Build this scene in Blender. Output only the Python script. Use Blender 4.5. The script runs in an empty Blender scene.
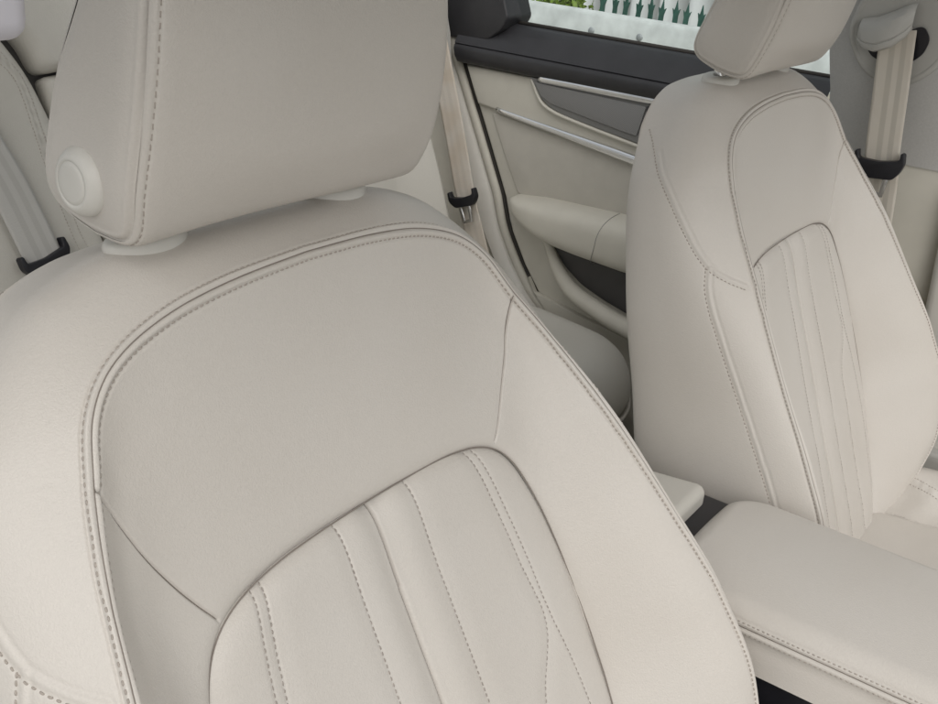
import bpy, bmesh, math, random
import numpy as np
from mathutils import Vector, Matrix
from mathutils.bvhtree import BVHTree
from mathutils.kdtree import KDTree

# X: across the car, from the near seat to the far one; Y: towards the rear; Z: up (m).
# Origin: middle of the near backrest, at the top of its ribbed insert.
random.seed(5)
rng = np.random.default_rng(5)
scn = bpy.context.scene
COL = scn.collection
R = math.radians
FLOOR, GROUND = -0.78, -1.02
REC_N, REC_F = 0.3786, 0.253            # recline of the near and far backrest
D = 0.7475                              # distance between the seats

# ------------------------------------------------------------------ materials
def new_mat(name):
    m = bpy.data.materials.new(name); m.use_nodes = True
    nt = m.node_tree
    return m, nt, nt.nodes['Principled BSDF']

def leather(name, col, rough=.5, grain=1.0, soil=.5, stretch=None):
    m, nt, b = new_mat(name); N, L = nt.nodes.new, nt.links.new
    tc = N('ShaderNodeTexCoord')
    n1 = N('ShaderNodeTexNoise'); n1.inputs['Scale'].default_value = 7; n1.inputs['Detail'].default_value = 5
    L(tc.outputs['Object'], n1.inputs['Vector'])
    r1 = N('ShaderNodeValToRGB'); c = col
    r1.color_ramp.elements[0].position = .3; r1.color_ramp.elements[1].position = .72
    k = .07 * soil
    r1.color_ramp.elements[0].color = (c[0]*(1-k*.7), c[1]*(1-k), c[2]*(1-k*1.4), 1)
    r1.color_ramp.elements[1].color = (min(1, c[0]*(1+k*.4)), min(1, c[1]*(1+k*.4)), min(1, c[2]*(1+k*.4)), 1)
    L(n1.outputs['Fac'], r1.inputs['Fac'])
    n2 = N('ShaderNodeTexNoise'); n2.inputs['Scale'].default_value = 420; n2.inputs['Detail'].default_value = 2
    L(tc.outputs['Object'], n2.inputs['Vector'])
    mx = N('ShaderNodeMix'); mx.data_type = 'RGBA'; mx.blend_type = 'MULTIPLY'; mx.inputs[0].default_value = .07
    L(r1.outputs['Color'], mx.inputs[6]); L(n2.outputs['Color'], mx.inputs[7])
    bw = N('ShaderNodeRGBToBW'); L(n2.outputs['Color'], bw.inputs[0])
    mr0 = N('ShaderNodeMapRange'); mr0.inputs[1].default_value = .3; mr0.inputs[2].default_value = .7
    mr0.inputs[3].default_value = .75; mr0.inputs[4].default_value = 1.2
    L(bw.outputs[0], mr0.inputs[0]); L(mr0.outputs[0], mx.inputs[7])
    L(mx.outputs[2], b.inputs['Base Color'])
    vo = N('ShaderNodeTexVoronoi'); vo.inputs['Scale'].default_value = 760; vo.feature = 'F1'
    dn = N('ShaderNodeTexNoise'); dn.inputs['Scale'].default_value = 300
    L(tc.outputs['Object'], dn.inputs['Vector'])
    av = N('ShaderNodeMix'); av.data_type = 'VECTOR'; av.inputs[0].default_value = .004
    L(tc.outputs['Object'], av.inputs[4]); L(dn.outputs['Color'], av.inputs[5])
    L(av.outputs[1], vo.inputs['Vector'])
    n3 = N('ShaderNodeTexNoise'); n3.inputs['Scale'].default_value = 60; n3.inputs['Detail'].default_value = 3
    L(tc.outputs['Object'], n3.inputs['Vector'])
    ad = N('ShaderNodeMath'); ad.operation = 'MULTIPLY_ADD'; ad.inputs[1].default_value = 1.2
    L(n3.outputs['Fac'], ad.inputs[0]); L(vo.outputs['Distance'], ad.inputs[2])
    bp = N('ShaderNodeBump'); bp.inputs['Strength'].default_value = .35*grain; bp.inputs['Distance'].default_value = .0006
    L(ad.outputs[0], bp.inputs['Height']); L(bp.outputs['Normal'], b.inputs['Normal'])
    mr = N('ShaderNodeMapRange'); mr.inputs[3].default_value = rough-.07; mr.inputs[4].default_value = rough+.09
    L(n1.outputs['Fac'], mr.inputs[0]); L(mr.outputs[0], b.inputs['Roughness'])
    b.inputs['Specular IOR Level'].default_value = .38
    return m

def plain(name, col, rough=.5, metal=0., bump=0., scale=300., spec=.4, var=.06, vscale=30):
    m, nt, b = new_mat(name); N, L = nt.nodes.new, nt.links.new
    tc = N('ShaderNodeTexCoord')
    n1 = N('ShaderNodeTexNoise'); n1.inputs['Scale'].default_value = vscale; n1.inputs['Detail'].default_value = 5
    L(tc.outputs['Object'], n1.inputs['Vector'])
    r = N('ShaderNodeValToRGB')
    r.color_ramp.elements[0].position = .3; r.color_ramp.elements[1].position = .7
    r.color_ramp.elements[0].color = tuple(c*(1-var) for c in col)+(1,)
    r.color_ramp.elements[1].color = tuple(min(1, c*(1+var)) for c in col)+(1,)
    L(n1.outputs['Fac'], r.inputs['Fac']); L(r.outputs['Color'], b.inputs['Base Color'])
    b.inputs['Roughness'].default_value = rough; b.inputs['Metallic'].default_value = metal
    b.inputs['Specular IOR Level'].default_value = spec
    if bump:
        n2 = N('ShaderNodeTexNoise'); n2.inputs['Scale'].default_value = scale; n2.inputs['Detail'].default_value = 3
        L(tc.outputs['Object'], n2.inputs['Vector'])
        bp = N('ShaderNodeBump'); bp.inputs['Strength'].default_value = bump; bp.inputs['Distance'].default_value = .001
        L(n2.outputs['Fac'], bp.inputs['Height']); L(bp.outputs['Normal'], b.inputs['Normal'])
    return m

def webbing_mat(name, col, stain, stripe, amount):
    # woven belt: lengthwise bands across U, fine cross weave, stains by noise
    m, nt, b = new_mat(name); N, L = nt.nodes.new, nt.links.new
    uv = N('ShaderNodeTexCoord'); sp = N('ShaderNodeSeparateXYZ'); L(uv.outputs['UV'], sp.inputs[0])
    ra = N('ShaderNodeValToRGB'); ra.color_ramp.interpolation = 'LINEAR'
    e = ra.color_ramp.elements
    e[0].position = 0; e[0].color = (*col, 1); e[1].position = 1; e[1].color = (*col, 1)
    for p, c in ((.30, col), (.33, stripe), (.46, stripe), (.49, col), (.62, col), (.65, stripe), (.77, stripe), (.80, col)):
        q = e.new(p); q.color = (*c, 1)
    L(sp.outputs[0], ra.inputs['Fac'])
    n1 = N('ShaderNodeTexNoise'); n1.inputs['Scale'].default_value = 22; n1.inputs['Detail'].default_value = 6
    L(uv.outputs['Object'], n1.inputs['Vector'])
    rs = N('ShaderNodeMapRange'); rs.inputs[1].default_value = .40; rs.inputs[2].default_value = .68; rs.inputs[4].default_value = amount
    L(n1.outputs['Fac'], rs.inputs[0])
    mx = N('ShaderNodeMix'); mx.data_type = 'RGBA'; L(rs.outputs[0], mx.inputs[0])
    L(ra.outputs['Color'], mx.inputs[6]); mx.inputs[7].default_value = (*stain, 1)
    L(mx.outputs[2], b.inputs['Base Color'])
    wv = N('ShaderNodeTexWave'); wv.bands_direction = 'Y'; wv.inputs['Scale'].default_value = 160; wv.inputs['Distortion'].default_value = .6
    L(uv.outputs['UV'], wv.inputs['Vector'])
    bp = N('ShaderNodeBump'); bp.inputs['Strength'].default_value = .5; bp.inputs['Distance'].default_value = .0005
    L(wv.outputs['Fac'], bp.inputs['Height']); L(bp.outputs['Normal'], b.inputs['Normal'])
    b.inputs['Roughness'].default_value = .6
    return m

def mesh_weave_mat(name, col):
    m, nt, b = new_mat(name); N, L = nt.nodes.new, nt.links.new
    tc = N('ShaderNodeTexCoord'); mp = N('ShaderNodeMapping'); mp.inputs['Rotation'].default_value = (R(45), 0, 0)
    L(tc.outputs['Object'], mp.inputs[0])
    ck = N('ShaderNodeTexVoronoi'); ck.inputs['Scale'].default_value = 480; ck.inputs['Randomness'].default_value = 0
    L(mp.outputs[0], ck.inputs['Vector'])
    r = N('ShaderNodeValToRGB'); r.color_ramp.elements[0].color = tuple(c*.5 for c in col)+(1,); r.color_ramp.elements[1].color = tuple(c*1.35 for c in col)+(1,)
    r.color_ramp.elements[0].position = .3; r.color_ramp.elements[1].position = .55
    L(ck.outputs['Distance'], r.inputs['Fac']); L(r.outputs['Color'], b.inputs['Base Color'])
    bp = N('ShaderNodeBump'); bp.inputs['Strength'].default_value = .6; bp.inputs['Distance'].default_value = .001
    L(ck.outputs['Distance'], bp.inputs['Height']); L(bp.outputs['Normal'], b.inputs['Normal'])
    b.inputs['Roughness'].default_value = .35; b.inputs['Metallic'].default_value = .3
    return m

BEIGE = (.608, .578, .536)
M = {}
M['leather'] = leather('seat_leather', BEIGE, .34, grain=.65)
M['leather_rear'] = leather('rear_leather', (.57, .555, .51), .43, grain=.7)
M['stitch'] = plain('stitch_thread', (.40, .36, .32), .7, spec=.2)
M['thread_dark'] = plain('insert_thread', (.35, .315, .285), .7, spec=.2)
M['seamdark'] = plain('seam_shade_line', (.25, .22, .195), .8, spec=.1)  # dark brown painted in for the shade inside seam gaps
M['plastic'] = plain('cream_plastic', (.64, .625, .58), .38, bump=.08, scale=900, var=.03)
M['panel'] = plain('door_beige', (.58, .56, .495), .55, bump=.22, scale=1100, var=.03)
M['insert'] = plain('door_insert_leather', (.50, .48, .43), .5, bump=.3, scale=700, var=.04)
M['panel_dark'] = plain('pocket_lining', (.085, .082, .08), .7, bump=.2, scale=600)
M['black'] = plain('black_trim', (.028, .028, .031), .42, bump=.25, scale=900, var=.12, spec=.55)
M['blackplastic'] = plain('black_plastic', (.014, .014, .018), .35, var=.2)
M['rubber'] = plain('seal_rubber', (.05, .045, .04), .7)
M['chrome'] = plain('satin_chrome', (.86, .87, .88), .12, metal=1, var=.02)
M['steel'] = plain('tongue_steel', (.62, .62, .62), .25, metal=1, var=.03)
M['grey'] = plain('pillar_grey', (.46, .455, .44), .8, bump=.35, scale=1500, spec=.2, var=.05, vscale=400)
M['greyplastic'] = plain('cover_grey', (.42, .415, .39), .42, bump=.08, scale=900, var=.03)
M['weave'] = mesh_weave_mat('dark_weave', (.20, .20, .20))
M['handle'] = plain('grey_handle_cup', (.20, .20, .195), .4, var=.04)
M['carpet'] = plain('floor_carpet', (.17, .155, .13), .95, bump=1.0, scale=900, spec=.1, var=.25, vscale=500)
M['roofcloth'] = plain('roof_cloth', (.52, .50, .46), .9, bump=.3, scale=1500, spec=.1)
M['belt'] = webbing_mat('belt_beige', (.63, .59, .52), (.56, .50, .41), (.50, .47, .41), .4)
M['belt_stained'] = webbing_mat('belt_stained', (.68, .63, .56), (.56, .46, .35), (.63, .585, .52), .5)
M['belt_grey'] = webbing_mat('belt_pale', (.62, .61, .58), (.58, .57, .53), (.55, .54, .51), .3)
M['galv'] = plain('galvanised_steel', (.68, .71, .70), .5, metal=.1, var=.16, vscale=9, bump=.1, scale=60)
M['bolt'] = plain('weathered_bolt', (.34, .36, .37), .5, metal=.3)
M['green'] = plain('green_paint', (.04, .115, .09), .5, var=.2)
M['wallwhite'] = plain('white_cladding', (.78, .80, .80), .5, var=.05, vscale=2)
M['leaf'] = plain('leaf_green', (.16, .24, .03), .5, var=.5, vscale=25)
M['bark'] = plain('twig_bark', (.10, .07, .05), .8)
M['asphalt'] = plain('concrete_yard', (.27, .265, .25), .9, bump=.8, scale=90, var=.2, vscale=40)
M['kerb'] = plain('kerb_stone', (.33, .31, .25), .85, bump=.5, scale=60, var=.2, vscale=12)
M['lilac'] = plain('pale_pillar_plastic', (.62, .61, .66), .45, var=.02)

# glass: thin clear pane
def glass_mat():
    m, nt, b = new_mat('tinted_glass'); N, L = nt.nodes.new, nt.links.new
    nt.nodes.remove(b)
    tr = N('ShaderNodeBsdfTransparent'); tr.inputs[0].default_value = (.90, .955, .945, 1)
    gl = N('ShaderNodeBsdfGlossy'); gl.inputs['Roughness'].default_value = .02
    fr = N('ShaderNodeFresnel'); fr.inputs[0].default_value = 1.45
    mx = N('ShaderNodeMixShader'); L(fr.outputs[0], mx.inputs[0]); L(tr.outputs[0], mx.inputs[1]); L(gl.outputs[0], mx.inputs[2])
    L(mx.outputs[0], nt.nodes['Material Output'].inputs[0])
    return m
M['glass'] = glass_mat()

# ------------------------------------------------------------------ helpers
def tag(o, label=None, cat=None, group=None, kind=None):
    if label: o['label'] = label
    if cat: o['category'] = cat
    if group: o['group'] = group
    if kind: o['kind'] = kind
    return o

WORLD = {}                                # world matrix of everything placed so far
def set_world(o, w, parent=None):
    o.matrix_basis = w; WORLD[o.name] = w.copy()
    if parent:
        o.parent = parent; o.matrix_parent_inverse = WORLD[parent.name].inverted()

def empty(name, loc):
    o = bpy.data.objects.new(name, None); COL.objects.link(o); o.location = loc
    WORLD[o.name] = Matrix.Translation(loc)
    o.empty_display_size = .05
    return o

def link_mesh(name, me, mat, parent=None, world=None, smooth=True):
    """world: matrix of the mesh in the world; None = mesh coordinates are world ones"""
    o = bpy.data.objects.new(name, me); COL.objects.link(o)
    if mat: me.materials.append(mat)
    if smooth: me.polygons.foreach_set('use_smooth', [True]*len(me.polygons))
    set_world(o, world if world is not None else Matrix(), parent)
    return o

def mesh_from(name, V, F):
    me = bpy.data.meshes.new(name)
    V = np.asarray(V, dtype=np.float32)
    if isinstance(F, np.ndarray):
        n, k = F.shape
        me.vertices.add(len(V)); me.vertices.foreach_set('co', V.ravel())
        me.loops.add(n*k); me.loops.foreach_set('vertex_index', F.astype(np.int32).ravel())
        me.polygons.add(n)
        me.polygons.foreach_set('loop_start', np.arange(0, n*k, k, dtype=np.int32))
        me.polygons.foreach_set('loop_total', np.full(n, k, dtype=np.int32))
        me.update(calc_edges=True); me.validate()
    else:
        me.from_pydata([tuple(map(float, v)) for v in V], [], F); me.update()
    return me

def bm_mesh(name, bm):
    me = bpy.data.meshes.new(name); bmesh.ops.recalc_face_normals(bm, faces=bm.faces[:])
    bm.to_mesh(me); bm.free(); return me

def grid_faces(nr, nc, wrap=False):
    """quads of an nr x nc vertex grid (rows joined along columns)"""
    a = np.arange(nr*nc).reshape(nr, nc)
    if wrap: a = np.concatenate([a, a[:, :1]], 1)
    return np.stack([a[:-1, :-1].ravel(), a[:-1, 1:].ravel(), a[1:, 1:].ravel(), a[1:, :-1].ravel()], 1)

def pchip(x, y, xs):
    """monotone cubic interpolation, y may be (n, k)"""
    x = np.asarray(x, float); y = np.asarray(y, float)
    if y.ndim == 1: return pchip(x, y[:, None], xs)[:, 0]
    h = np.diff(x)[:, None]; d = np.diff(y, axis=0)/h
    m = np.zeros_like(y); m[0], m[-1] = d[0], d[-1]
    with np.errstate(divide='ignore', invalid='ignore'):
        w1 = 2*h[1:]+h[:-1]; w2 = h[1:]+2*h[:-1]
        hm = (w1+w2)/(w1/d[:-1]+w2/d[1:])
    m[1:-1] = np.where(d[:-1]*d[1:] > 0, hm, 0)
    i = np.clip(np.searchsorted(x, xs, side='right')-1, 0, len(x)-2)
    hh = np.diff(x)[i][:, None]; t = ((xs-x[i])/np.diff(x)[i])[:, None]
    return (2*t**3-3*t**2+1)*y[i]+(t**3-2*t**2+t)*hh*m[i]+(-2*t**3+3*t**2)*y[i+1]+(t**3-t**2)*hh*m[i+1]

def catmull(P, step):
    """smooth resampling of a polyline at about 'step' metres"""
    P = np.asarray(P, float)
    if len(P) == 2: Q = P
    else:
        d = np.r_[0, np.cumsum(np.linalg.norm(np.diff(P, axis=0), axis=1)**.5)]
        ts = np.linspace(0, d[-1], 40*len(P))
        m = np.zeros_like(P)
        m[1:-1] = (P[2:]-P[:-2])/(d[2:]-d[:-2])[:, None]
        m[0] = (P[1]-P[0])/(d[1]-d[0]); m[-1] = (P[-1]-P[-2])/(d[-1]-d[-2])
        i = np.clip(np.searchsorted(d, ts, side='right')-1, 0, len(d)-2)
        h = (d[i+1]-d[i])[:, None]; t = (ts-d[i])[:, None]/h
        Q = (2*t**3-3*t**2+1)*P[i]+(t**3-2*t**2+t)*h*m[i]+(-2*t**3+3*t**2)*P[i+1]+(t**3-t**2)*h*m[i+1]
    s = np.r_[0, np.cumsum(np.linalg.norm(np.diff(Q, axis=0), axis=1))]
    n = max(2, int(round(s[-1]/step))+1)
    ss = np.linspace(0, s[-1], n)
    return np.stack([np.interp(ss, s, Q[:, k]) for k in range(Q.shape[1])], 1)

def dist_poly(V, Pl):
    """distance of points to a polyline, chunked and limited to a box round it"""
    out = np.full(len(V), 9.0)
    lo, hi = Pl.min(0)-.03, Pl.max(0)+.03
    idx = np.where(np.all((V > lo) & (V < hi), 1))[0]
    if not len(idx): return out
    A, B = Pl[:-1], Pl[1:]
    for c in np.array_split(idx, max(1, len(idx)*len(A)//4_000_000+1)):
        best = np.full(len(c), 9.0)
        for a, b in zip(A, B):
            ab = b-a; t = np.clip(((V[c]-a)@ab)/(ab@ab+1e-12), 0, 1)
            best = np.minimum(best, ((V[c]-a-t[:, None]*ab)**2).sum(1))
        out[c] = np.sqrt(best)
    return out

def vnormals(V, F):
    n = np.cross(V[F[:, 2]]-V[F[:, 0]], V[F[:, 3]]-V[F[:, 1]])
    N = np.zeros_like(V)
    for k in range(4): np.add.at(N, F[:, k], n)
    return N/(np.linalg.norm(N, axis=1, keepdims=True)+1e-12)

def seam_disp(V, seams):
    """sum of groove profiles; seams: (polyline, kind)"""
    g = np.zeros(len(V))
    for P, kind in seams:
        d = dist_poly(V, catmull(P, .004))
        if kind == 'pipe':            # stitched double seam: groove between two soft ridges
            g += -.0022*np.exp(-(d/.0009)**2) + .0012*np.exp(-((d-.0029)/.0016)**2) - .0009*np.exp(-((d-.0058)/.0009)**2)
        elif kind == 'seam':          # plain butt seam
            g += -.0022*np.exp(-(d/.0008)**2) - .0005*np.exp(-(d/.005)**2)
        elif kind == 'crease':        # deep pulled-in crease between two padded ribs
            g += -.0042*np.exp(-(d/.0011)**2) - .0046*np.exp(-(d/.012)**2)
        elif kind == 'sew':           # single sewn row pulled into padding
            g += -.0009*np.exp(-(d/.0009)**2) - .0013*np.exp(-(d/.008)**2)
        elif kind == 'row':
            g += -.0007*np.exp(-(d/.0010)**2)
        elif kind == 'ridge':         # raised welt
            g += .0005*np.exp(-(d/.0013)**2) - .0006*np.exp(-((d-.0032)/.0009)**2)
        elif kind == 'gap':
            g += -.010*np.exp(-(d/.0022)**4) - .003*np.exp(-(d/.008)**2)
    return g

def snap(bvh, p, n):
    h = bvh.ray_cast(p+n*.008, -n, .03)
    return h[0] if h[0] is not None else p

def soften(A, w):
    # running mean along a line, ends kept
    if len(A) < 4: return A
    k = np.hanning(2*w+3)[1:-1]; k /= k.sum()
    P = np.concatenate([np.repeat(A[:1], w, 0), A, np.repeat(A[-1:], w, 0)])
    return np.stack([np.convolve(P[:, j], k, 'valid') for j in range(A.shape[1])], 1)

def on_surface(P, off, step, smooth_bvh, bvh, fine=.0012):
    '''points every 'step' along a line (or its parallel at 'off'), set on the displaced surface; also normals and tangents'''
    Q = catmull(P, fine)
    H = [smooth_bvh.find_nearest(Vector(q)) for q in Q]
    C = np.array([tuple(h[0]) for h in H]); N_ = soften(np.array([smooth_bvh.normal(h[0]) for h in H]), 8)
    N_ /= np.linalg.norm(N_, axis=1, keepdims=True)
    T = np.gradient(soften(C, 5), axis=0); T /= np.linalg.norm(T, axis=1, keepdims=True)
    if off:
        S = np.cross(N_, T); S /= np.linalg.norm(S, axis=1, keepdims=True)
        H = [smooth_bvh.find_nearest(Vector(c)) for c in C+S*off]
        C = soften(np.array([tuple(h[0]) for h in H]), 3); N2 = soften(np.array([tuple(h[1]) for h in H]), 8)
        N_ = N2/np.linalg.norm(N2, axis=1, keepdims=True)
    n = max(2, int(round(len(Q)*fine/step))+1); t = np.linspace(0, len(Q)-1, n); i = np.arange(len(Q))
    it = lambda A: np.stack([np.interp(t, i, A[:, j]) for j in range(3)], 1)
    C, N_ = it(C), it(N_); N_ /= np.linalg.norm(N_, axis=1, keepdims=True)
    C = np.array([tuple(snap(bvh, Vector(c), Vector(m))) for c, m in zip(C, N_)])
    T = np.gradient(C, axis=0)
    return C, N_, T

def stitches(name, lines, smooth_bvh, bvh, mat, parent, world, pitch=.0042, length=.0027, rad=.00060, lift=.0003):
    """sewn thread: one short rounded stitch after another along surface lines"""
    ring = 6; prof = [(-1, .35), (-.75, .85), (0, 1), (.75, .85), (1, .35)]
    V, F = [], []
    for P, off in lines:
        C, N_, T = on_surface(P, off, pitch, smooth_bvh, bvh)
        for k in range(len(C)):
            c0 = Vector(C[k]); nrm = Vector(N_[k]); t = Vector(T[k]); t = (t-nrm*t.dot(nrm)).normalized(); s = nrm.cross(t)
            c0 = c0+nrm*lift; L2 = length*(.46+.08*random.random()); t = (t+s*random.uniform(-.10, .10)).normalized(); s = nrm.cross(t)
            b = len(V)
            for (x, r) in prof:
                for j in range(ring):
                    a = 2*math.pi*j/ring
                    V.append(c0+t*(x*L2)+(s*math.cos(a)+nrm*math.sin(a))*rad*r-nrm*(abs(x)**3*rad*.9))
            for i in range(len(prof)-1):
                for j in range(ring):
                    F.append((b+i*ring+j, b+i*ring+(j+1) % ring, b+(i+1)*ring+(j+1) % ring, b+(i+1)*ring+j))
            F.append(tuple(b+j for j in range(ring))[::-1]); F.append(tuple(b+(len(prof)-1)*ring+j for j in range(ring)))
    me = mesh_from(name, V, F)
    return link_mesh(name, me, mat, parent, world)

class Surf:
    '''a smooth surface to lay seams on: nearest point, and the normal of the nearest vertex'''
    def __init__(self, V, F):
        self.bvh = bvh_of(V, F); self.N = vnormals(np.asarray(V), F)
        self.kd = KDTree(len(V))
        for i, v in enumerate(V.tolist()): self.kd.insert(v, i)
        self.kd.balance()
        f = self.bvh.find_nearest(Vector(V[len(V)//2]))
        if f[1] is not None and f[1].dot(Vector(self.N[self.kd.find(f[0])[1]])) < 0: self.N = -self.N
    def find_nearest(self, p): return self.bvh.find_nearest(p)
    def normal(self, p): return self.N[self.kd.find(p)[1]]

def bvh_of(V, F): return BVHTree.FromPolygons([tuple(v) for v in V.tolist()], [tuple(f) for f in F.tolist()])

def tube_mesh(name, P, rad, seg=10, squash=(1, 1), step=None, closed=False, up=(1, 0, 0)):
    """tube along a polyline; rad a number or one per point; squash = (side, up) factors"""
    P = np.asarray(P, float)
    if step:
        rr = None
        if not np.isscalar(rad):
            s0 = np.r_[0, np.cumsum(np.linalg.norm(np.diff(P, axis=0), axis=1))]; rr = (s0/s0[-1], np.asarray(rad))
        P = catmull(P, step)
        if rr is not None: rad = np.interp(np.linspace(0, 1, len(P)), *rr)
    n = len(P); rad = np.full(n, rad) if np.isscalar(rad) else np.asarray(rad)
    T = (np.roll(P, -1, 0)-np.roll(P, 1, 0)) if closed else np.gradient(P, axis=0)
    T /= np.linalg.norm(T, axis=1, keepdims=True)
    U = np.asarray(up, float)[None]-T*(T@np.asarray(up, float))[:, None]; U /= np.linalg.norm(U, axis=1, keepdims=True)
    S = np.cross(T, U); a = np.linspace(0, 2*np.pi, seg, endpoint=False)
    V = P[:, None]+rad[:, None, None]*(np.cos(a)[None, :, None]*S[:, None]*squash[0]+np.sin(a)[None, :, None]*U[:, None]*squash[1])
    F = grid_faces(n, seg, True).tolist()
    if closed:
        F += [((n-1)*seg+j, (n-1)*seg+(j+1) % seg, (j+1) % seg, j) for j in range(seg)]
    else:
        F += [tuple(range(seg))[::-1], tuple((n-1)*seg+j for j in range(seg))]
    bm = bmesh.new()
    vs = [bm.verts.new(v) for v in V.reshape(-1, 3)]
    for f in F: bm.faces.new([vs[i] for i in f])
    return bm_mesh(name, bm)

def plate(name, pts, x_face, thick, bevel=.004, seg=3, xfun=None, rnd=0):
    """an outline in the Y-Z plane, faced at x_face towards -X, with rounded rim"""
    P = np.asarray(pts, float)
    if rnd: P = round_corners(P, rnd)
    bm = bmesh.new()
    vs = [bm.verts.new((x_face, y, z)) for y, z in P]
    f = bm.faces.new(vs)
    r = bmesh.ops.extrude_face_region(bm, geom=[f])
    bmesh.ops.translate(bm, verts=[e for e in r['geom'] if isinstance(e, bmesh.types.BMVert)], vec=(thick, 0, 0))
    if bevel:
        ed = [e for e in f.edges]
        bmesh.ops.bevel(bm, geom=ed, offset=bevel, offset_type='OFFSET', segments=seg, profile=.5, affect='EDGES', clamp_overlap=True)
    if xfun:
        for v in bm.verts: v.co.x += xfun(v.co.y, v.co.z)
    me = bm_mesh(name, bm)
    return me

def round_corners(P, r, n=6):
    out = []
    m = len(P)
    for i in range(m):
        a, b, c = P[i-1], P[i], P[(i+1) % m]
        u, v = a-b, c-b; lu, lv = np.linalg.norm(u), np.linalg.norm(v)
        k = min(r, lu*.45, lv*.45); p0, p1 = b+u/lu*k, b+v/lv*k
        for t in np.linspace(0, 1, n): out.append((1-t)**2*p0+2*t*(1-t)*b+t*t*p1)
    return np.array(out)

def shade(o, angle=35):
    o.data.polygons.foreach_set('use_smooth', [True]*len(o.data.polygons))
    o.data.set_sharp_from_angle(angle=R(angle))
    return o

def box_bm(bm, lo, hi, bevel=0, seg=3):
    r = bmesh.ops.create_cube(bm, size=1)
    for v in r['verts']:
        v.co = Vector([lo[i]+(v.co[i]+.5)*(hi[i]-lo[i]) for i in range(3)])
    if bevel:
        ed = list({e for v in r['verts'] for e in v.link_edges})
        bmesh.ops.bevel(bm, geom=ed, offset=bevel, segments=seg, profile=.5, affect='EDGES', clamp_overlap=True)

SMOOTH = []
def pad(outline, seg_a, seg_b, r, depth, hfun=None, nrho=70, step=.004, seams=(), back_in=.006, rz=None):
    """padded slab in local (x, z) with its face towards -Y: rings from the outline to an inner segment.
    Returns V (x, y, z), F. hfun(x, z) = how far the face stands out."""
    O = np.asarray(outline, float); O = np.vstack([O, O[:1]])
    s = np.r_[0, np.cumsum(np.linalg.norm(np.diff(O, axis=0), axis=1))]
    n = int(s[-1]/step); ss = np.linspace(0, s[-1], n, endpoint=False)
    O = np.stack([np.interp(ss, s, O[:, k]) for k in range(2)], 1)
    a, b = np.array(seg_a, float), np.array(seg_b, float); ab = b-a
    t = np.clip(((O-a)@ab)/(ab@ab+1e-12), 0, 1); C = a+t[:, None]*ab
    L = np.linalg.norm(O-C, axis=1)
    rows = []
    q = np.linspace(0, 1, nrho)
    rho = 1-(1-q)**1.0
    lin = np.linspace(0, 1-min(.5, r*1.3/L.min()), nrho)
    edge = 1-np.linspace(1, 0, 26)**1.6*min(.5, r*1.3/L.min())
    for rr in np.r_[lin[:-1], edge]:
        P = C+(O-C)*rr; d = (1-rr)*L
        drop = r*(1-np.sqrt(np.clip(1-(1-np.clip(d/r, 0, 1))**2, 0, 1)))
        w = (hfun(P[:, 0], P[:, 1]) if hfun else 0)-drop
        rows.append(np.c_[P[:, 0], -w, P[:, 1]])
    w0 = -rows[-1][:, 1]
    for k in (.25, .6, 1):
        P = C+(O-C)*(1-back_in*k/L)[:, None]
        rows.append(np.c_[P[:, 0], -(w0*(1-k)-depth*k), P[:, 1]])
    V = np.vstack(rows); F = grid_faces(len(rows), n, True); SMOOTH[:] = [V.copy()]
    if seams:
        N = vnormals(V, F)
        if (N[:, 1].sum()) > 0: N = -N
        V = V+N*seam_disp(V, seams)[:, None]
    bk = np.arange((len(rows)-1)*n, len(rows)*n)
    return V, F, bk

def rrect(x0, x1, z0, z1, r, n=10):
    out = []
    for cx, cz, a0 in ((x1-r, z1-r, 0), (x0+r, z1-r, 90), (x0+r, z0+r, 180), (x1-r, z0+r, 270)):
        for k in range(n+1):
            a = R(a0+90*k/n); out.append((cx+r*math.cos(a), cz+r*math.sin(a)))
    return np.array(out)

# ------------------------------------------------------------------ front seat
# stations from the top centre (0) round the right side to the bottom; x right, y = -forward, z up the backrest
PIPE = np.array([(0,.160,.000),(.045,.1585,.000),(.088,.1545,.000),(.122,.147,.000),(.149,.135,.001),(.168,.116,.004),(.180,.090,.009),(.196,.05,.022),
 (.211,.0,.040),(.224,-.05,.056),(.235,-.11,.075),(.244,-.18,.096),(.246,-.25,.109),(.238,-.32,.104),(.215,-.38,.082),(.18,-.43,.055)])
EDGE = np.array([(0,.191,-.058),(.05,.1905,-.058),(.10,.188,-.058),(.146,.176,-.060),(.178,.1545,-.060),(.204,.1285,-.059),(.227,.100,-.057),(.245,.052,-.053),
 (.254,0,-.045),(.258,-.05,-.04),(.261,-.11,-.03),(.264,-.18,-.02),(.265,-.25,-.01),(.258,-.32,-.01),(.24,-.39,-.02),(.22,-.45,-.03)])
INS = np.array([(0,.0),(.035,-.0005),(.07,-.002),(.1,-.006),(.121,-.0125),(.137,-.023),(.148,-.038),(.157,-.062),(.163,-.09),(.167,-.125),(.169,-.165),
 (.168,-.21),(.163,-.26),(.154,-.32),(.142,-.375),(.125,-.43)])

def lumbar(v): return np.interp(v, [-.45,-.375,-.25,-.15,-.10,-.05,0,.1], [.050,.045,.030,.0165,.010,.004,0,0])

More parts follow.
